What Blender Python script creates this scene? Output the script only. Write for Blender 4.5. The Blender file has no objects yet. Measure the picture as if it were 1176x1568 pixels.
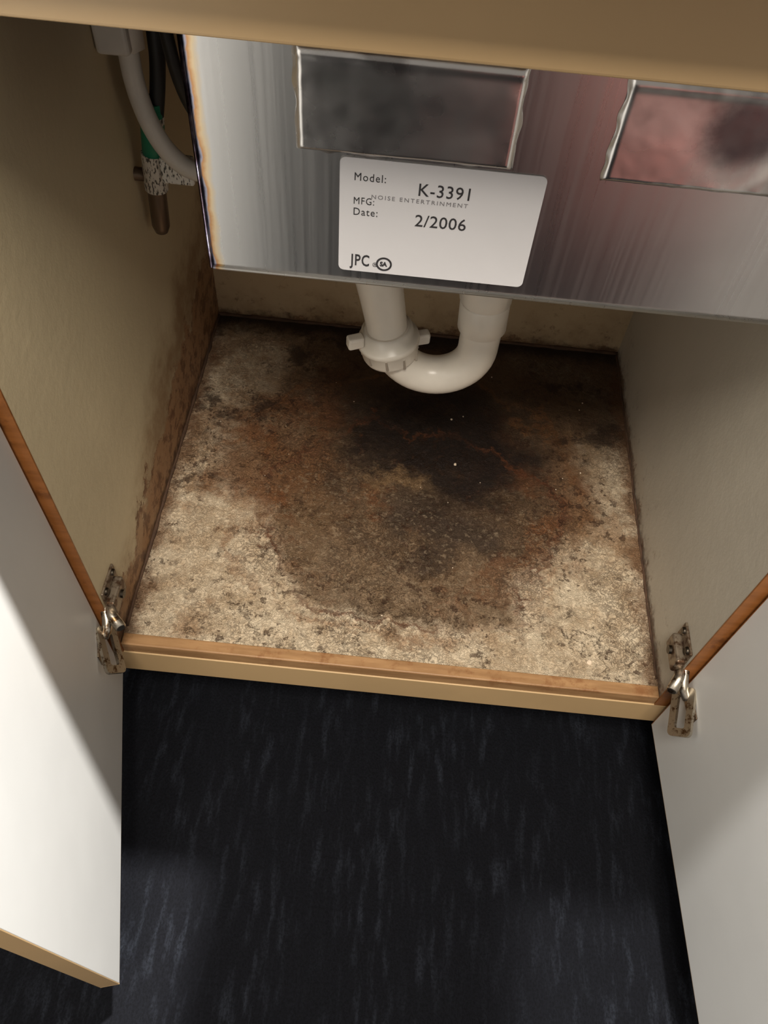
import bpy, bmesh, math, random
from mathutils import Vector, Matrix, noise
random.seed(4)
S=bpy.context.scene
COL=S.collection
try:
    S.view_settings.view_transform='Standard'
except Exception: pass

def lin(r,g,b,k=1.0):
    f=lambda c:(c/255/12.92) if c/255<=0.04045 else ((c/255+0.055)/1.055)**2.4
    return (f(r)*k,f(g)*k,f(b)*k,1)

# ---------------- node helpers ----------------
class NT:
    def __init__(s,name):
        s.m=bpy.data.materials.new(name); s.m.use_nodes=True
        s.t=s.m.node_tree; s.b=s.t.nodes['Principled BSDF']
        s.co=s.t.nodes.new('ShaderNodeTexCoord').outputs['Object']
    def n(s,t,**k):
        x=s.t.nodes.new(t)
        for a,v in k.items(): setattr(x,a,v)
        return x
    def link(s,a,b):
        if isinstance(a,(int,float,tuple,Vector)): b.default_value=a
        else: s.t.links.new(a,b)
    def math(s,op,a,b=0.0,clamp=False):
        x=s.n('ShaderNodeMath',operation=op,use_clamp=clamp)
        s.link(a,x.inputs[0]); s.link(b,x.inputs[1]); return x.outputs[0]
    def mapping(s,loc=(0,0,0),scale=(1,1,1),rot=(0,0,0),vec=None):
        x=s.n('ShaderNodeMapping'); s.link(vec or s.co,x.inputs[0])
        x.inputs['Location'].default_value=loc; x.inputs['Scale'].default_value=scale; x.inputs['Rotation'].default_value=rot
        return x.outputs[0]
    def noise(s,scale,detail=4,rough=.55,vec=None,dist=0.0):
        x=s.n('ShaderNodeTexNoise'); s.link(vec or s.co,x.inputs['Vector'])
        x.inputs['Scale'].default_value=scale; x.inputs['Detail'].default_value=detail
        x.inputs['Roughness'].default_value=rough; x.inputs['Distortion'].default_value=dist
        return x.outputs['Fac']
    def voro(s,scale,feature='F1',vec=None,rand=1.0):
        x=s.n('ShaderNodeTexVoronoi',feature=feature); s.link(vec or s.co,x.inputs['Vector'])
        x.inputs['Scale'].default_value=scale; x.inputs['Randomness'].default_value=rand
        return x.outputs['Distance']
    def rng(s,v,a,b,c=0.0,d=1.0,smooth=True):
        x=s.n('ShaderNodeMapRange',interpolation_type='SMOOTHSTEP' if smooth else 'LINEAR')
        s.link(v,x.inputs[0])
        for i,q in zip((1,2,3,4),(a,b,c,d)): x.inputs[i].default_value=q
        return x.outputs[0]
    def mix(s,f,a,b,mode='MIX'):
        x=s.n('ShaderNodeMix',data_type='RGBA',blend_type=mode)
        s.link(f,x.inputs[0]); s.link(a,x.inputs[6]); s.link(b,x.inputs[7]); return x.outputs[2]
    def sep(s,vec=None):
        x=s.n('ShaderNodeSeparateXYZ'); s.link(vec or s.co,x.inputs[0]); return x.outputs
    def ell(s,c,r,lo=.5,hi=1.1,vec=None):
        x=s.n('ShaderNodeVectorMath',operation='SUBTRACT'); s.link(vec or s.co,x.inputs[0]); x.inputs[1].default_value=c
        y=s.n('ShaderNodeVectorMath',operation='DIVIDE'); s.link(x.outputs[0],y.inputs[0]); y.inputs[1].default_value=r
        z=s.n('ShaderNodeVectorMath',operation='LENGTH'); s.link(y.outputs[0],z.inputs[0])
        return s.rng(z.outputs['Value'],lo,hi,1,0)
    def bump(s,h,strength=.3,dist=.002,prev=None):
        x=s.n('ShaderNodeBump'); x.inputs['Strength'].default_value=strength; x.inputs['Distance'].default_value=dist
        s.link(h,x.inputs['Height'])
        if prev is not None: s.link(prev,x.inputs['Normal'])
        return x.outputs[0]
    def out(s,col=None,rough=None,metal=None,normal=None,**k):
        for v,nm in ((col,'Base Color'),(rough,'Roughness'),(metal,'Metallic'),(normal,'Normal')):
            if v is not None: s.link(v,s.b.inputs[nm])
        for a,v in k.items(): s.b.inputs[a.replace('_',' ')].default_value=v
        return s.m

def simple(name,col,rough=.5,metal=0,var=.08,nscale=20,bump=.05):
    t=NT(name); nz=t.noise(nscale)
    f=t.rng(nz,.3,.7)
    c=t.mix(f,tuple(x*(1-var) for x in col[:3])+(1,),tuple(min(1,x*(1+var)) for x in col[:3])+(1,))
    return t.out(c,rough,metal,t.bump(t.noise(nscale*8),bump,.001))

# ---- materials ----
M={}
def wallmat(name,base,stain,side,amt=.8):
    t=NT(name); xyz=t.sep()
    dz=t.math('SUBTRACT',xyz[2],.176)
    nz=t.noise(9,6,.65); nf=t.noise(60,5,.7)
    lvl=t.math('ADD',dz,t.math('MULTIPLY',t.math('SUBTRACT',nz,.5),-.30))
    depth=t.rng(xyz[1],.4,.95,.07,.22) if side else t.rng(xyz[1],.4,.95,-.02,.02)
    lv2=t.math('SUBTRACT',lvl,depth)
    st=t.rng(lv2,-.05,.05,1,0)
    c=t.mix(t.rng(t.noise(3),.3,.7),base,tuple(v*.88 for v in base[:3])+(1,))
    st2=t.math('MULTIPLY',st,t.rng(t.noise(22,6,.7),.3,.65,.45,1))
    c=t.mix(t.math('MULTIPLY',st2,amt),c,stain)
    # peeling rusty band along the floor
    wob=t.math('MULTIPLY',t.math('SUBTRACT',t.noise(20,7,.75),.5),-.20 if side else -.10)
    th=t.rng(xyz[1],.4,.95,.050,.115) if side else .0
    bw=t.math('SUBTRACT',t.math('ADD',dz,wob),th)
    band=t.rng(bw,.0,.014,1,0)
    c=t.mix(t.math('MULTIPLY',band,.72 if side else .5),c,lin(150,108,72))
    crust=t.math('MULTIPLY',band,t.rng(t.noise(45,7,.74),.47,.58))
    c=t.mix(t.math('MULTIPLY',crust,.75 if side else .5),c,lin(92,58,36))
    ol=t.math('MULTIPLY',t.rng(t.math('ABSOLUTE',t.math('SUBTRACT',bw,.006)),0,.004,1,0),t.rng(t.noise(35,3),.45,.6))
    c=t.mix(t.math('MULTIPLY',ol,.7),c,lin(90,58,38))
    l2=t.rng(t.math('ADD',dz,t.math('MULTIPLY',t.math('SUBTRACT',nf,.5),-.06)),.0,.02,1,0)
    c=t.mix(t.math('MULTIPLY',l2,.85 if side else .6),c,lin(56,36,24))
    spk=t.rng(t.noise(45,6,.75),.56,.66)
    near=t.rng(dz,.0,.13,1,0)
    c=t.mix(t.math('MULTIPLY',t.math('MULTIPLY',spk,near),.75*amt),c,lin(88,58,36))
    hh=t.math('ADD',t.math('MULTIPLY',nf,.4),t.math('MULTIPLY',band,-.6))
    return t.out(c,.55,0,t.bump(hh,.4,.003))
M['wl']=wallmat('laminate_stained',lin(204,188,154),lin(130,98,64),True)
M['wr']=wallmat('laminate_grey',lin(196,188,172),lin(150,128,100),False,.5)
M['back']=wallmat('laminate_back',lin(190,168,134),lin(130,102,68),False)
M['beige']=simple('beige_laminate',lin(188,158,116),.42,0,.05,6,.03)
def woodm(name,c1,c2,c3=(80,42,20)):
    t=NT(name)
    n=t.noise(14,5,.6,vec=t.mapping(scale=(1,8,8)))
    c=t.mix(t.rng(n,.3,.7),c1,c2)
    c=t.mix(t.math('MULTIPLY',t.rng(t.noise(30,6,.75),.52,.68),.6),c,lin(*c3))
    return t.out(c,.4,0,t.bump(n,.1,.001))
M['edge']=woodm('orange_edge_band',lin(130,80,38),lin(152,96,50))
M['edge2']=woodm('worn_front_edge_band',lin(142,106,70),lin(168,130,90),(118,70,36))
t=NT('white_door_laminate'); nz=t.noise(5,4)
M['door']=t.out(t.mix(t.rng(nz,.3,.7),lin(206,206,204),lin(214,214,212)),.42,0,t.bump(t.noise(300,3),.06,.0005))

# floor board : water damaged particle board
t=NT('water_damaged_particleboard')
def warp(vec,scale,amt,detail=7,rough=.68):
    d=t.n('ShaderNodeTexNoise'); d.inputs['Scale'].default_value=scale; d.inputs['Detail'].default_value=detail; d.inputs['Roughness'].default_value=rough
    t.link(t.co,d.inputs['Vector'])
    dv=t.n('ShaderNodeVectorMath',operation='MULTIPLY_ADD'); t.link(d.outputs['Color'],dv.inputs[0]); dv.inputs[1].default_value=(amt,amt,0)
    sub=t.n('ShaderNodeVectorMath',operation='SUBTRACT'); t.link(vec,sub.inputs[0]); sub.inputs[1].default_value=(amt/2,amt/2,0); t.link(sub.outputs[0],dv.inputs[2])
    return dv.outputs[0]
W=warp(t.co,8,.26)
W2=warp(t.co,30,.07,5,.7)
xyz=t.sep()
base=t.mix(t.rng(t.noise(24,7,.72),.32,.68),lin(222,204,176),lin(182,158,128))
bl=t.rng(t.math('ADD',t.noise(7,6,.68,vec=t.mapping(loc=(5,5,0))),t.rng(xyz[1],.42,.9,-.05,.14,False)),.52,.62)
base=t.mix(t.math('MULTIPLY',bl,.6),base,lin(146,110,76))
big=t.ell((.04,.75,.176),(.35,.30,1),.6,.98,W)
c=t.mix(t.math('MULTIPLY',big,.82),base,lin(116,86,58))
ring=t.math('MULTIPLY',t.ell((.03,.62,.176),(.215,.165,1),.8,.97,W),.78)
c=t.mix(ring,c,lin(106,82,58))
og=t.rng(t.noise(7,6,.68,vec=t.mapping(loc=(3,1,0))),.5,.58)
c=t.mix(t.math('MULTIPLY',t.math('MULTIPLY',og,big),.6),c,lin(120,70,36))
rust=t.ell((-.15,.68,.176),(.09,.12,1),.4,1.0,W)
c=t.mix(t.math('MULTIPLY',rust,.5),c,lin(118,74,40))
rust=t.ell((.24,.70,.176),(.08,.12,1),.4,1.0,W)
c=t.mix(t.math('MULTIPLY',rust,.4),c,lin(112,72,42))
mid=t.ell((.07,.60,.176),(.13,.07,1),.35,1.05,W)
c=t.mix(t.math('MULTIPLY',mid,.8),c,lin(54,44,37))
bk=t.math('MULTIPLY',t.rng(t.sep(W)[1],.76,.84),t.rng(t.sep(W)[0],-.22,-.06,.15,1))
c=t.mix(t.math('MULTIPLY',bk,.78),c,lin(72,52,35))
dk=t.ell((.065,.75,.176),(.20,.14,1),.42,1.05,W)
c=t.mix(t.math('MULTIPLY',dk,.97),c,lin(22,14,12))
mold=t.rng(t.noise(11,7,.74,vec=t.mapping(loc=(7,2,0))),.54,.62)
c=t.mix(t.math('MULTIPLY',mold,t.rng(xyz[1],.5,.8,0,.75)),c,lin(44,29,21))
def tide(mask,amt,col,c):
    td=t.math('MULTIPLY',t.math('MULTIPLY',mask,t.math('SUBTRACT',1.0,mask)),4.0)
    td=t.math('MULTIPLY',td,t.rng(t.noise(13,4,.6),.4,.6,.3,1))
    return t.mix(t.math('MULTIPLY',td,amt),c,col)
c=tide(t.ell((.03,.62,.176),(.215,.165,1),.88,1.0,W),.85,lin(98,56,32),c)
c=tide(t.ell((.02,.66,.176),(.27,.235,1),.88,.98,W),.5,lin(134,88,50),c)
c=tide(t.ell((.05,.59,.176),(.14,.11,1),.86,.98,W),.45,lin(66,48,34),c)
lt=t.ell((-.01,.665,.176),(.055,.025,1),.3,1.2,W)
c=t.mix(t.math('MULTIPLY',lt,.6),c,lin(142,112,78))
cell=t.voro(150,'DISTANCE_TO_EDGE',W2)
gap=t.rng(cell,.0,.16,1,0)
gm=t.rng(t.noise(9,6,.7,vec=t.mapping(loc=(1,5,0))),.44,.58,.06,1)
c=t.mix(t.math('MULTIPLY',t.math('MULTIPLY',gap,gm),.5),c,lin(46,32,22))
grain=t.noise(230,4,.7)
c=t.mix(t.rng(grain,.35,.65,.24,0),c,lin(52,38,28))
pn=t.noise(85,5,.7); pit=t.rng(pn,.56,.60)
pitm=t.rng(t.noise(11,6,.72,vec=t.mapping(loc=(4,5,0))),.42,.58,.06,1)
pm=t.math('MULTIPLY',pit,pitm)
c=t.mix(t.math('MULTIPLY',pm,.75),c,lin(66,43,29))
sc=t.rng(t.noise(150,4,.6,vec=t.mapping(loc=(2,2,2))),.56,.62)
c=t.mix(t.math('MULTIPLY',t.math('MULTIPLY',sc,ring),t.math('SUBTRACT',.4,t.math('MULTIPLY',dk,.39))),c,lin(158,138,112))
cv=t.voro(22,'DISTANCE_TO_EDGE',W); cr=t.rng(cv,.0,.05,1,0)
crm=t.rng(t.noise(10,3,.6,vec=t.mapping(loc=(9,9,0))),.54,.64)
crk=t.math('MULTIPLY',t.math('MULTIPLY',cr,crm),t.rng(t.noise(70,3),.4,.55))
c=t.mix(t.math('MULTIPLY',crk,.7),c,lin(58,38,26))
px=t.math('ABSOLUTE',t.math('SUBTRACT',xyz[0],.0258))
pe=t.rng(t.math('ADD',px,t.math('MULTIPLY',t.math('SUBTRACT',t.noise(24,6,.7),.5),.07)),.292,.32)
c=t.mix(t.math('MULTIPLY',pe,.7),c,lin(100,68,44))
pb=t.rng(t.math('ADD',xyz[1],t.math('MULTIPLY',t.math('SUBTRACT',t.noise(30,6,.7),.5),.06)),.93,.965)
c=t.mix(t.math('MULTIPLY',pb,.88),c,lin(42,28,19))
hgt=t.math('SUBTRACT',t.math('ADD',t.math('ADD',t.noise(110,6,.7),t.math('MULTIPLY',grain,.5)),t.math('MULTIPLY',t.noise(25,5,.6),.8)),t.math('ADD',t.math('MULTIPLY',gap,.3),t.math('ADD',t.math('MULTIPLY',crk,.6),t.math('MULTIPLY',pm,.7))))
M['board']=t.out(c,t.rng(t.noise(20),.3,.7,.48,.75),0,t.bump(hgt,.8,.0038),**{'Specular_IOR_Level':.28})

# carpet
t=NT('dark_navy_carpet')
a=t.noise(1,3,.55,vec=t.mapping(scale=(95,18,1),rot=(0,0,.14)))
b=t.noise(1,2,.5,vec=t.mapping(scale=(16,7,1),loc=(3,3,0)))
e=t.noise(1,3,.6,vec=t.mapping(scale=(420,260,1)))
f=t.math('MULTIPLY',t.rng(a,.46,.74),t.rng(b,.35,.65,.15,1))
c=t.mix(f,lin(13,14,19),lin(34,37,44))
c=t.mix(t.math('MULTIPLY',t.rng(e,.42,.62),.6),c,lin(6,7,10))
M['carpet']=t.out(c,.9,0,t.bump(t.math('ADD',t.math('MULTIPLY',a,.3),e),.9,.003),**{'Specular_IOR_Level':.12})

# steel
t=NT('brushed_stainless_steel')
xyz=t.sep()
br=t.noise(1,3,.6,vec=t.mapping(scale=(300,300,3)))
r=t.rng(br,.3,.7,.27,.33)
c=t.mix(t.rng(t.noise(6),.3,.7),lin(204,202,199),lin(188,186,184))
edge=t.math('ADD',t.math('SUBTRACT',xyz[0],-.141),t.math('MULTIPLY',t.math('SUBTRACT',t.noise(45,4),.5),.009))
ramp=t.n('ShaderNodeValToRGB'); t.link(t.math('MULTIPLY',edge,95),ramp.inputs[0])
el=ramp.color_ramp.elements; el[0].position=0; el[0].color=lin(46,36,38); el[1].position=1; el[1].color=lin(204,202,199)
for p,cc in ((.14,(96,90,108)),(.26,(164,166,182)),(.38,(196,146,100)),(.62,(222,200,164))):
    q=el.new(p); q.color=lin(*cc)
c=t.mix(t.rng(edge,.009,.012,1,0),c,ramp.outputs[0])
M['steel']=t.out(c,r,1,t.bump(t.noise(7,2),.03,.004))
t=NT('aluminium_foil')
h=t.math('ADD',t.noise(14,3,.5,dist=.4),t.math('MULTIPLY',t.noise(60,3,.6),.10))
sm=t.rng(t.noise(10,4,.6,vec=t.mapping(loc=(4,0,2))),.56,.68)
refl_blob=t.ell((.185,.463,.815),(.032,1,.03),.4,1.1,warp(t.co,20,.03))
c=t.mix(t.math('MULTIPLY',sm,.6),lin(216,212,208),lin(110,103,100))
c=t.mix(t.math('MULTIPLY',refl_blob,.85),c,lin(70,60,66))  # dark reflection on the right pad, painted into the foil colour
M['foil']=t.out(c,t.rng(t.noise(15),.3,.7,.22,.32),1,t.bump(h,.16,.006))
M['pvc']=simple('white_pvc',lin(226,218,205),.28,0,.03,30,.02)
t=NT('hinge_metal')
c=t.mix(t.rng(t.noise(120,4,.7),.5,.65),lin(190,182,168),lin(104,80,56))
M['hinge']=t.out(c,.33,1)
t=NT('rusty_hinge_plate')
c=t.mix(t.rng(t.noise(90,5,.7),.42,.62),lin(150,136,118),lin(84,60,42))
M['plate']=t.out(c,.45,.8)
M['screw']=simple('screw_steel',lin(90,82,72),.35,1)
M['label']=simple('label_paper',lin(212,210,211),.4,0,.02,10,.02)
M['ink']=simple('label_ink',lin(48,46,48),.6,0,.02)
M['inkl']=simple('label_ink_faded',lin(118,115,117),.6,0,.02)
M['grey_hose']=simple('grey_plastic_hose',lin(200,194,184),.4)
M['black']=simple('black_rubber',lin(22,22,22),.5)
M['green']=simple('green_tag',lin(26,120,90),.5)
M['copper']=simple('aged_brass',lin(110,92,76),.35,.6)
t=NT('printed_tag')
c=t.mix(t.rng(t.noise(1,2,.5,vec=t.mapping(scale=(500,500,160))),.54,.58),lin(215,212,204),lin(80,78,72))
M['tag']=t.out(c,.5)
M['counter']=simple('stone_countertop',lin(150,140,128),.3,0,.15,60,.02)
M['wall']=simple('painted_wall',lin(205,195,178),.8,0,.03,4,.05)
M['dark']=simple('dark_toe_kick',lin(28,26,26),.7)
M['pink']=simple('reflection_pink',lin(176,116,112),.8,0,.1,60,.2)  # for the unseen block added to redden the steel reflections
M['crumb']=simple('plaster_crumb',lin(215,195,170),.8)
M['caulk']=simple('old_caulk',lin(74,52,36),.8,0,.3,60,.4)

# ---------------- geometry helpers ----------------
def obj(name,bm,mat,parent=None,smooth=False):
    me=bpy.data.meshes.new(name); bm.normal_update(); bm.to_mesh(me); bm.free()
    o=bpy.data.objects.new(name,me); COL.objects.link(o)
    for m in (mat if isinstance(mat,list) else [mat]): me.materials.append(m)
    if smooth:
        for p in me.polygons: p.use_smooth=True
    if parent: o.parent=parent
    return o
def empty(name):
    e=bpy.data.objects.new(name,None); e.empty_display_size=.05; COL.objects.link(e); return e
def addbox(bm,x0,x1,y0,y1,z0,z1,mi=0,bev=0.0,mat=None):
    r=bmesh.ops.create_cube(bm,size=1)
    vs=r['verts']
    for v in vs: v.co=Vector(((x0+x1)/2+v.co.x*(x1-x0),(y0+y1)/2+v.co.y*(y1-y0),(z0+z1)/2+v.co.z*(z1-z0)))
    fs=list({f for v in vs for f in v.link_faces})
    for f in fs: f.material_index=mi
    if bev:
        es=list({e for v in vs for e in v.link_edges})
        rr=bmesh.ops.bevel(bm,geom=es,offset=bev,segments=3,profile=.5,affect='EDGES')
        vs=list({v for f in rr['faces'] for v in f.verts}|{v for v in vs if v.is_valid})
        for f in rr['faces']: f.material_index=mi
    if mat is not None:
        for v in vs: v.co=mat@v.co
    return vs
def box(name,x0,x1,y0,y1,z0,z1,mat,parent=None,bev=.0008,M4=None):
    bm=bmesh.new(); addbox(bm,x0,x1,y0,y1,z0,z1,0,bev,M4); return obj(name,bm,mat,parent)
def addtube(bm,pts,rad,seg=24,mi=0,cap=True,smoothn=0):
    pts=[Vector(p) for p in pts]
    rads=rad if isinstance(rad,(list,tuple)) else [rad]*len(pts)
    for _ in range(smoothn):  # chaikin
        np_=[pts[0]];nr=[rads[0]]
        for i in range(len(pts)-1):
            np_+= [pts[i].lerp(pts[i+1],.25),pts[i].lerp(pts[i+1],.75)]
            nr+= [rads[i]*.75+rads[i+1]*.25,rads[i]*.25+rads[i+1]*.75]
        np_.append(pts[-1]);nr.append(rads[-1]); pts,rads=np_,nr
    up=None; rings=[]
    for i,p in enumerate(pts):
        d=(pts[min(i+1,len(pts)-1)]-pts[max(i-1,0)]).normalized()
        if up is None:
            up=Vector((0,1,0)) if abs(d.y)<.9 else Vector((1,0,0))
        s=d.cross(up).normalized(); up=s.cross(d).normalized()
        ring=[bm.verts.new(p+(s*math.cos(2*math.pi*k/seg)+up*math.sin(2*math.pi*k/seg))*rads[i]) for k in range(seg)]
        rings.append(ring)
    for a,b in zip(rings,rings[1:]):
        for k in range(seg):
            f=bm.faces.new((a[k],a[(k+1)%seg],b[(k+1)%seg],b[k])); f.material_index=mi; f.smooth=True
    if cap:
        for rg in (rings[0],rings[-1]):
            f=bm.faces.new(rg); f.material_index=mi
def grid(bm,fn,nu,nv,mi=0,smooth=True):
    g=[[bm.verts.new(fn(i/nu,j/nv)) for j in range(nv+1)] for i in range(nu+1)]
    for i in range(nu):
        for j in range(nv):
            f=bm.faces.new((g[i][j],g[i+1][j],g[i+1][j+1],g[i][j+1])); f.material_index=mi; f.smooth=smooth
    return g

# ---------------- room ----------------
XL,XR=-.2934,.345; YF,YB=.396,.977; ZF=.176
box('floor',-2.2,2.2,-2.4,1.12,-.05,0,M['carpet'],None,0)
box('wall_back',-2.2,2.2,1.02,1.12,0,2.5,M['wall'],None,0)

# ---------------- cabinet ----------------
cab=empty('sink_base_cabinet')
TH=.018
box('side_panel_l',XL-TH,XL,YF+.001,1.0,.108,.93,M['wl'],cab,.0003)
box('side_panel_r',XR,XR+TH,YF+.001,1.0,.108,.93,M['wr'],cab,.0003)
box('plinth_l',XL-TH,XL,.47,1.0,0,.108,M['dark'],cab,0)
box('plinth_r',XR,XR+TH,.47,1.0,0,.108,M['dark'],cab,0)
box('side_edge_band_l',XL-TH,XL+.0003,YF-.001,YF+.001,.108,.93,M['edge'],cab,.0003)
box('side_edge_band_r',XR-.0003,XR+TH,YF-.001,YF+.001,.108,.93,M['edge'],cab,.0003)
box('back_panel',XL,XR,YB,1.0,.1,.93,M['back'],cab,.0003)
bm=bmesh.new()
def ff(u,v):
    x=XL+(XR-XL)*u; y=.410+(YB-.410)*v
    e=min(1,(min(u,1-u)*40),min(v,1-v)*60)
    st=max(0,1-((x-.04)/.24)**2-((y-.66)/.22)**2)
    n=noise.fractal(Vector((x*38,y*38,0)),.7,2,5)
    m=noise.noise(Vector((x*9,y*9,3)))
    fl=max(0,noise.noise(Vector((x*55,y*30,9)))-.15)
    return Vector((x,y,ZF+e*(n*.0008*(.5+2*st)+m*.0015+fl*.003*(.4+st))))
grid(bm,ff,280,260)
obj('floor_board_surface',bm,M['board'],cab,True)
box('floor_board_core',XL,XR,.410,YB,.158,ZF-.003,M['board'],cab,0)
box('bottom_front_edge',XL-.0,XR+.0,YF,.411,.157,ZF+.0005,M['edge2'],cab,.0015)
box('bottom_rail',XL-TH,XR+TH,YF-.0012,.414,.108,.157,M['beige'],cab,.001)
box('toe_kick',XL,XR,.47,.485,0,.158,M['dark'],cab,0)
box('top_rail',XL-TH,XR+TH,YF-.022,YF-.002,.8795,.934,M['beige'],cab,.002)
bm=bmesh.new()
def caulk(p0,p1,r):
    n=60; pts=[];rr=[]
    for i in range(n+1):
        p=Vector(p0).lerp(Vector(p1),i/n); pts.append(p+Vector((noise.noise(p*60)*.001,noise.noise(p*50)*.001,0))); rr.append(r*(1+.6*noise.noise(p*70)))
    addtube(bm,pts,rr,8)
caulk((XL+.001,.42,ZF+.001),(XL+.001,YB-.001,ZF+.001),.0022)
caulk((XR-.001,.42,ZF+.0),(XR-.001,YB-.001,ZF+.0),.0016)
caulk((XL,YB-.001,ZF+.001),(XR,YB-.001,ZF+.001),.003)
obj('caulk_bead',bm,M['caulk'],cab,True)

# debris
bm=bmesh.new()
def crumb(x,y,r):
    rr=bmesh.ops.create_icosphere(bm,subdivisions=2,radius=r)
    for v in rr['verts']:
        v.co*=1+.5*noise.noise(v.co*300+Vector((x*90,y*90,0))); v.co.z*=.55; v.co+=Vector((x,y,ZF+.0015))
crumb(.264,.432,.0035);crumb(.093,.716,.0022);crumb(.085,.80,.0016)
for i in range(26): crumb(random.uniform(XL+.02,XR-.02),random.uniform(.42,.95),random.uniform(.0006,.0012))
obj('plaster_debris',bm,M['crumb'])

# neighbouring cabinets + countertop
def neighbour(x0,x1):
    e=empty('base_cabinet')
    box('body',x0,x1,YF,1.0,.1,.93,M['beige'],e,.001)
    box('toe_kick',x0,x1,.46,.5,0,.1,M['dark'],e,0)
    m=(x0+x1)/2
    box('front_door_a',x0+.003,m-.002,YF-.02,YF-.001,.112,.925,M['door'],e,.0015)
    box('front_door_b',m+.002,x1-.003,YF-.02,YF-.001,.112,.925,M['door'],e,.0015)
neighbour(-1.2,XL-TH-.024); neighbour(XR+TH+.024,1.3)
bm=bmesh.new()
for a in ((-1.2,-.12,.335,1.02),(.33,1.3,.335,1.02),(-.12,.33,.335,.49),(-.12,.33,.85,1.02)):
    addbox(bm,a[0],a[1],a[2],a[3],.936,.975,0,0)
obj('countertop',bm,M['counter'])

# ---------------- doors ----------------
def door(hx,hy,ex,ey,side):
    L=.342; d=Vector((ex-hx,ey-hy,0)).normalized()
    nrm=Vector((d.y,-d.x,0))*(1 if side<0 else -1)
    if nrm.x*side<0: nrm=-nrm
    e=empty('cabinet_door')
    mt=Matrix(((d.x,nrm.x,0,hx),(d.y,nrm.y,0,hy),(0,0,1,0),(0,0,0,1)))
    bm=bmesh.new(); addbox(bm,0.001,L-.001,0,.019,.1085,.876,0,.0006,mt); obj('door_panel',bm,M['door'],e)
    bm=bmesh.new(); addbox(bm,L-.001,L,.0002,.0188,.109,.8755,0,.0003,mt); obj('edge_band_free',bm,M['beige'],e)
    bm=bmesh.new(); addbox(bm,0,.001,.0002,.0188,.109,.8755,0,.0003,mt); obj('edge_band_hinge',bm,M['edge'],e)
    bm=bmesh.new(); addbox(bm,0,L,.0002,.0188,.1075,.1085,0,.0003,mt); obj('edge_band_bottom',bm,M['beige'],e)
    return e,mt
dL,mL=door(-.303,.391,-.2166,.0583,-1)
dR,mR=door(.357,.391,.3705,.0757,1)

# ---------------- hinges ----------------
def ringplate(bm,M4,L,Wd,t,th,rk=.55,tw=None):
    def out(l,w,n=10):
        r=w*.5*rk; pts=[]
        for cx,cz,a0 in ((l/2-r,w/2-r,0),(-l/2+r,w/2-r,90),(-l/2+r,-w/2+r,180),(l/2-r,-w/2+r,270)):
            for k in range(n+1):
                a=math.radians(a0+90*k/n); pts.append((cx+r*math.cos(a),cz+r*math.sin(a)))
        return pts
    tw=t if tw is None else tw
    o=out(L,Wd); i=out(L-2*t,Wd-2*tw)
    vs=[]
    for y in (0,th):
        vs.append([bm.verts.new(M4@Vector((p[0],y,p[1]))) for p in o]); vs.append([bm.verts.new(M4@Vector((p[0],y,p[1]))) for p in i])
    n=len(o)
    for k in range(n):
        j=(k+1)%n
        for a,b in ((0,1),(2,3),(0,2),(1,3)): bm.faces.new((vs[a][k],vs[a][j],vs[b][j],vs[b][k]))
def hinge(xw,s,mt,zc):
    e=empty('cabinet_hinge')
    bm=bmesh.new()
    x0,x1=sorted((xw,xw+s*.003))
    addbox(bm,x0,x1,.400,.440,zc-.014,zc+.036,0,.001)
    x0,x1=sorted((xw+s*.002,xw+s*.013))
    addbox(bm,x0,x1,.397,.434,zc-.002,zc+.022,0,.003)
    obj('mounting_plate',bm,M['plate'],e)
    bm=bmesh.new()
    for yy,zz in ((.432,zc+.030),(.408,zc+.030),(.432,zc-.008),(.410,zc-.008)):
        addtube(bm,[(xw+s*.002,yy,zz),(xw+s*.0045,yy,zz),(xw+s*.0058,yy,zz)],[.0046,.0046,.0034],16)
    addtube(bm,[(xw+s*.011,.418,zc+.010),(xw+s*.0160,.418,zc+.010)],.005,16)
    addtube(bm,[(xw+s*.016,.418,zc+.010),(xw+s*.0162,.418,zc+.010)],.002,6)
    obj('screws',bm,M['screw'],e)
    bm=bmesh.new()
    dp=lambda l,off,z: mt@Vector((l,-off,z))
    addtube(bm,[dp(-.010,.010,zc+.004),dp(-.009,.0105,zc+.004),dp(.016,.026,zc-.001),dp(.017,.0265,zc-.001)],[.0045,.0062,.0062,.0045],18)
    addtube(bm,[dp(-.012,.009,zc+.008),dp(.010,.012,zc-.004),dp(.020,.006,zc-.012)],[.005,.0055,.005],14,smoothn=1)
    obj('hinge_arm',bm,M['hinge'],e,False)
    bm=bmesh.new()
    rot=Matrix.Translation(mt@Vector((.033,-.0135,zc-.016)))@mt.to_3x3().to_4x4()@Matrix.Rotation(math.radians(-34),4,'X')@Matrix.Rotation(math.radians(20),4,'Y')
    ringplate(bm,rot,.054,.029,.009,.004,.4,.0082)
    obj('slotted_bracket',bm,M['hinge'],e)
    bm=bmesh.new(); addbox(bm,.008,.044,-.0018,0.0,zc-.030,zc-.008,0,.0008,mt); obj('door_leaf',bm,M['plate'],e)
hinge(XL,1,mL,.250)
hinge(XR,-1,mR,.248)

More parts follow.
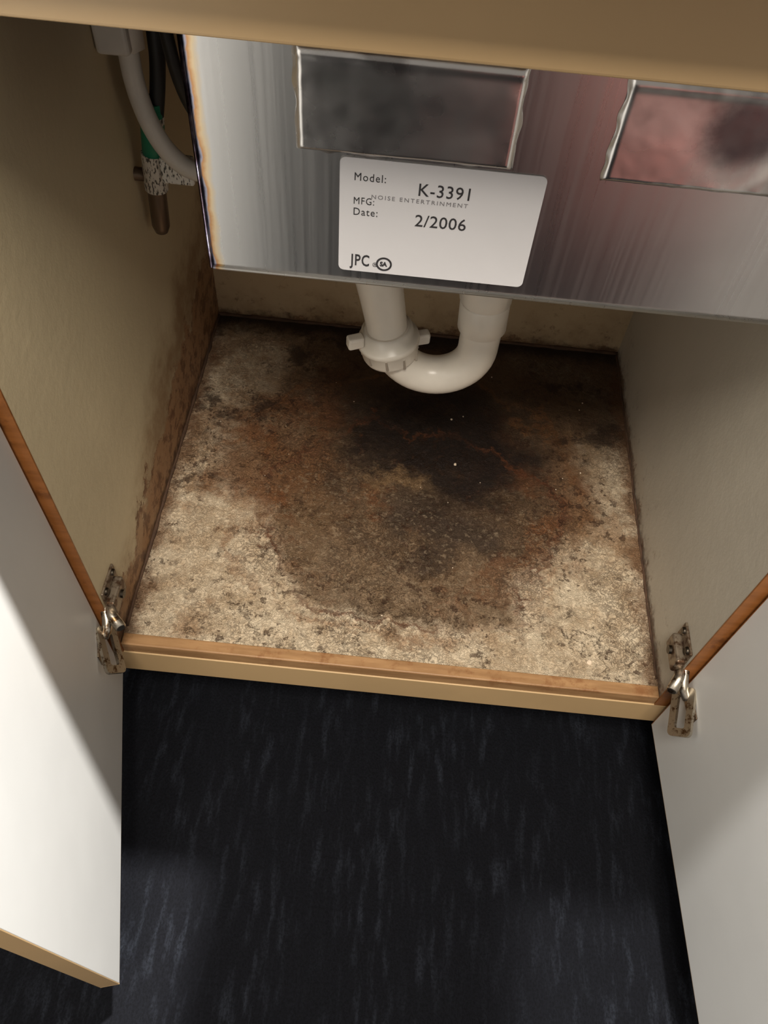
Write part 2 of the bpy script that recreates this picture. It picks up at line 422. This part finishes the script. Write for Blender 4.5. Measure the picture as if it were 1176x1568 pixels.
# ---------------- sink ----------------
sk=empty('stainless_steel_sink')
X0,X1,Y0,Y1,Z0,Z1=-.141,.318,.466,.86,.677,.934
bm=bmesh.new()
vs=addbox(bm,X0,X1,Y0,Y1,Z0,Z1)
top=[f for f in bm.faces if all(v.co.z>Z1-.001 for v in f.verts)]
bmesh.ops.delete(bm,geom=top,context='FACES')
bmesh.ops.bevel(bm,geom=[e for e in bm.edges if not e.is_boundary],offset=.003,segments=3,affect='EDGES',profile=.5)
bmesh.ops.recalc_face_normals(bm,faces=bm.faces)
o=obj('basin_shell',bm,M['steel'],sk)
sm=o.modifiers.new('s','SOLIDIFY'); sm.thickness=.0012; sm.offset=-1
bm=bmesh.new()
addtube(bm,[(X0+.002,Y0-.0006,Z0+.003),(X1-.002,Y0-.0006,Z0+.003)],.0016,10)
addtube(bm,[(X0+.0005,Y0-.0004,Z0+.003),(X0+.0005,Y0-.0004,Z1)],.0012,10)
obj('seam_beads',bm,M['steel'],sk,True)
bm=bmesh.new()
for a in ((X0-.02,X0,Y0-.018,Y1+.018),(X1,X1+.02,Y0-.018,Y1+.018),(X0,X1,Y0-.018,Y0),(X0,X1,Y1,Y1+.018)):
    addbox(bm,a[0],a[1],a[2],a[3],.9335,.9355)
obj('rim_flange',bm,M['steel'],sk)
def foil(x0,x1,z0,z1,seed):
    bm=bmesh.new()
    def fn(u,v):
        x=x0+(x1-x0)*u; z=z0+(z1-z0)*v
        eu=min(u,1-u)*(x1-x0); ev=min(v,1-v)*(z1-z0); e=min(eu,ev)
        jx=noise.noise(Vector((z*90,seed,0)))*.0022*(1 if u in(0,1) else 0); jz=noise.noise(Vector((x*110,seed,5)))*.0026*(1 if v in (0,1) else 0)
        h=.0036*min(1,e/.0035)**.6+.0006*noise.noise(Vector((x*30,z*30,seed)))+.0003*noise.noise(Vector((x*120,z*120,seed)))*max(.25,1-e/.012)
        h+=.0009*math.exp(-((v-.90)/.04)**2)
        if v in(0,1) or u in (0,1): h=.0
        return Vector((x+jx,Y0-.0003-max(0,h),z+jz))
    grid(bm,fn,100,56)
    return obj('foil_sound_pad',bm,M['foil'],None,True)
foil(-.0765,.0575,.7765,.8415,1.3)
foil(.112,.262,.7756,.843,7.7)

# label
lb=empty('manufacturer_label')
bm=bmesh.new()
lx0,lx1,lz0,lz1=-.0492,.0808,.6895,.7745; yl=Y0-.0011
r=.004; loop=[]
for cx,cz,a0 in ((lx1-r,lz1-r,0),(lx0+r,lz1-r,90),(lx0+r,lz0+r,180),(lx1-r,lz0+r,270)):
    for k in range(7):
        a=math.radians(a0+15*k); loop.append((cx+r*math.cos(a),cz+r*math.sin(a)))
f1=[bm.verts.new((p[0],yl,p[1])) for p in loop]; f0=[bm.verts.new((p[0],Y0-.0002,p[1])) for p in loop]
bm.faces.new(f1)
for k in range(len(loop)):
    j=(k+1)%len(loop); bm.faces.new((f1[k],f1[j],f0[j],f0[k]))
bmesh.ops.recalc_face_normals(bm,faces=bm.faces)
obj('paper',bm,M['label'],lb)
def text(s,mx,mz,size,mat,nm,sx=1.0,bold=0.0,sp=1.0):
    cu=bpy.data.curves.new(nm,'FONT'); cu.body=s; cu.size=size; cu.extrude=.00006; cu.offset=bold; cu.resolution_u=3; cu.space_character=sp
    o=bpy.data.objects.new(nm,cu); COL.objects.link(o)
    bpy.context.view_layer.update()
    me=bpy.data.meshes.new_from_object(o.evaluated_get(bpy.context.evaluated_depsgraph_get()))
    bpy.data.objects.remove(o)
    me.transform(Matrix.Translation((lx0+mx,yl-.00015,lz1-mz))@Matrix.Rotation(math.pi/2,4,'X')@Matrix.Diagonal((sx,1,1,1)))
    me.materials.clear(); me.materials.append(M[mat])
    o=bpy.data.objects.new(nm,me); COL.objects.link(o); o.parent=lb
text('Model:',.009,.0150,.0078,'ink','text_model_caption',.85,0,1.15)
text('K-3391',.050,.0215,.0125,'ink','text_model_number',.9,.00005,1.08)
text('NOISE ENTERTRINMENT',.0205,.0270,.0042,'inkl','text_small_line',1.08,0,1.32)
text('MFG:',.009,.0318,.0072,'ink','text_mfg_caption',.8,0,1.15)
text('Date:',.009,.0400,.0078,'ink','text_date_caption',.85,0,1.15)
text('2/2006',.050,.0440,.0125,'ink','text_date_value',.95,.00005,1.05)
text('JPC',.0085,.0800,.0130,'ink','text_maker_initials',.64,.0002,1.12)
text('\u00ae',.0238,.0800,.005,'ink','text_mark')
text('SA',.0290,.0787,.0050,'ink','text_cert_letters',.85,.00025)
bm=bmesh.new()
ringplate(bm,Matrix.Translation((lx0+.0318,yl-.0003,lz1-.077)),.0112,.0112,.0013,.0003,1.0)
obj('cert_mark_ring',bm,M['ink'],lb)

# ---------------- drain trap ----------------
tr=empty('drain_trap')
Yt=.642
bm=bmesh.new()
addtube(bm,[(-.054,Yt,.678),(-.041,Yt,.60),(-.025,Yt,.53),(-.011,Yt,.455)],[.028,.0262,.0225,.0205],32,smoothn=2)
obj('tailpiece',bm,M['pvc'],tr,False)
bm=bmesh.new()
pts=[(-.0135,Yt,.475),(-.010,Yt,.462)]
cx,cz,R=.036,.4665,.0455
for k in range(0,25):
    a=math.pi+ (math.pi)*k/24
    pts.append((cx+R*math.cos(a),Yt,cz+R*math.sin(a)))
pts+=[(.0815,Yt,.49),(.0805,Yt,.51)]
addtube(bm,pts,.0212,32)
obj('j_bend',bm,M['pvc'],tr)
bm=bmesh.new()
addtube(bm,[(.0812,Yt,.494),(.0810,Yt,.497),(.0795,Yt,.53),(.0790,Yt,.533)],[.0225,.0252,.0252,.024],32)
addtube(bm,[(.0790,Yt,.531),(.0790,Yt,.5335),(.079,Yt,.56),(.079,Yt,.62)],[.0245,.0262,.0262,.0262],32)
obj('coupling',bm,M['pvc'],tr)
bm=bmesh.new()
addtube(bm,[(.079,Yt,.60),(.079,Yt+.006,.632),(.079,Yt+.04,.648),(.079,.80,.646),(.079,.976,.643)],.021,28,smoothn=2)
obj('wall_arm',bm,M['pvc'],tr)
bm=bmesh.new()
ax=Vector((.013,0,-.075)).normalized()
c0=Vector((-.0165,Yt,.483))
seq=[(0,.0235),(.0015,.0272),(.012,.0280),(.0125,.0325),(.018,.0335),(.0205,.0315),(.034,.0302),(.038,.0285),(.043,.0235)]
addtube(bm,[c0+ax*a for a,_ in seq],[b for _,b in seq],40)
for ang in (205,20,120):
    an=math.radians(ang); dirv=Vector((math.cos(an),math.sin(an),-.16*math.cos(an)))
    m=Matrix.Translation(c0+ax*.016+dirv*.0365)@Matrix.Rotation(an,4,'Z')
    addbox(bm,-.008,.0095,-.0060,.0060,-.0070,.0070,0,.0028,m)
for k in range(10):
    a=2*math.pi*k/10+.3
    dv=Vector((math.cos(a),math.sin(a),0))
    p=c0+dv*.0303
    addtube(bm,[p+ax*.021,p+ax*.034],.0016,8)
obj('slip_nut',bm,M['pvc'],tr)
bm=bmesh.new()
addtube(bm,[(-.054,Yt,.6765),(-.054,Yt,.666),(-.0535,Yt,.662),(-.053,Yt,.655)],[.045,.045,.034,.031],36)
obj('basket_strainer_body',bm,M['steel'],tr)

# ---------------- supply lines (one assembly) ----------------
vv=empty('water_supply_lines')
bm=bmesh.new()
addtube(bm,[(-.247,.75,.90),(-.247,.75,.70),(-.252,.75,.66),(-.266,.75,.60)],.0075,16,0,smoothn=2)
obj('braided_line',bm,M['black'],vv)
bm=bmesh.new()
addtube(bm,[(-.2625,.75,.640),(-.2665,.75,.608),(-.2705,.75,.575)],[.0115,.0118,.0115],20)
obj('green_band',bm,M['green'],vv)
bm=bmesh.new()
addtube(bm,[(-.2645,.75,.626),(-.2655,.75,.618)],[.0121,.0121],20)
addtube(bm,[(-.2700,.75,.586),(-.2735,.75,.545)],[.0124,.0124],20)
addbox(bm,-.262,-.228,.736,.750,.560,.588,0,.003)
obj('printed_tag',bm,M['tag'],vv)
bm=bmesh.new()
addtube(bm,[(-.2735,.75,.549),(-.274,.75,.540),(-.2765,.75,.50),(-.277,.75,.492)],[.009,.0098,.0098,.007],18)
addtube(bm,[(-.2934,.75,.56),(-.27,.75,.56)],.007,14)
obj('valve_stem',bm,M['copper'],vv)
bm=bmesh.new()
addtube(bm,[(-.268,.735,.92),(-.267,.735,.74),(-.270,.735,.70),(-.2705,.735,.66),(-.262,.735,.62),(-.247,.735,.592),(-.225,.735,.577),(-.19,.75,.57),(-.165,.85,.58),(-.16,.95,.62)],.0095,18,smoothn=3)
obj('grey_hose',bm,M['grey_hose'],vv)
bm=bmesh.new()
addbox(bm,-.2925,-.262,.715,.755,.695,.735,0,.004)
addtube(bm,[(-.267,.735,.76),(-.267,.735,.73),(-.267,.735,.695)],[.011,.014,.013],6)
obj('hose_clip',bm,M['grey_hose'],vv)
bm=bmesh.new()
addtube(bm,[(-.232,.70,.93),(-.228,.71,.75),(-.222,.72,.66),(-.205,.76,.60),(-.18,.85,.58),(-.17,.95,.62)],.006,14,smoothn=3)
addtube(bm,[(-.215,.69,.93),(-.212,.71,.72),(-.20,.74,.65),(-.18,.83,.62),(-.16,.95,.66)],.005,14,smoothn=3)
obj('black_hoses',bm,M['black'],vv)

# pink block added out of view, only to tint the steel's reflections
ot=empty('added_reflection_block')
box('pink_block',.26,.52,-.62,-.34,.18,.47,M['pink'],ot,.035)
bm=bmesh.new()
for x in (.30,.48):
    for y in (-.58,-.38): addtube(bm,[(x,y,0),(x,y,.19)],[.012,.02],14)
obj('block_legs',bm,M['dark'],ot)

# ---------------- lights ----------------
def spot(name,loc,tgt,power,ang,blend=.1,size=.05,col=(1,.97,.92)):
    l=bpy.data.lights.new(name,'SPOT'); l.energy=power; l.spot_size=math.radians(ang); l.spot_blend=blend; l.shadow_soft_size=size; l.color=col
    o=bpy.data.objects.new(name,l); COL.objects.link(o); o.location=loc
    o.rotation_euler=(Vector(tgt)-Vector(loc)).to_track_quat('-Z','Y').to_euler(); return o
spot('split_overhead_spot',(.3,.54,2.4),(-1.66,.1,0),760,56,.02,.03)  # overhead light split in two; cone edge imitates a person's shadow
spot('split_overhead_spot',(.12,.54,2.4),(1.52,.1,0),360,56,.02,.04)  # added second half; gap between the cones stands in for that shadow
l=bpy.data.lights.new('room_light','AREA'); l.energy=64; l.size=.6; l.color=(1,.92,.81)
o=bpy.data.objects.new('room_ceiling_light',l); COL.objects.link(o); o.location=(.0,-.45,2.3)
o.rotation_euler=(Vector((0,.5,.3))-o.location).to_track_quat('-Z','Y').to_euler()
w=bpy.data.worlds.new('World'); S.world=w; w.use_nodes=True
bg=w.node_tree.nodes['Background']; bg.inputs[0].default_value=(1,.94,.86,1); bg.inputs[1].default_value=.29

# ---------------- camera ----------------
cam=bpy.data.cameras.new('camera'); co=bpy.data.objects.new('camera',cam); COL.objects.link(co); S.camera=co
cam.sensor_fit='HORIZONTAL'; cam.sensor_width=36; cam.lens=36*1231/1176; cam.clip_start=.01
F=Vector((0,.578,-.816)).normalized(); U0=Vector((0,.816,.578)).normalized(); X=Vector((1,0,0)); r=math.radians(5.74)
R=X*math.cos(r)+U0*math.sin(r); U=-X*math.sin(r)+U0*math.cos(r); B=-F
co.matrix_world=Matrix(((R.x,U.x,B.x,0),(R.y,U.y,B.y,0),(R.z,U.z,B.z,1.056),(0,0,0,1)))
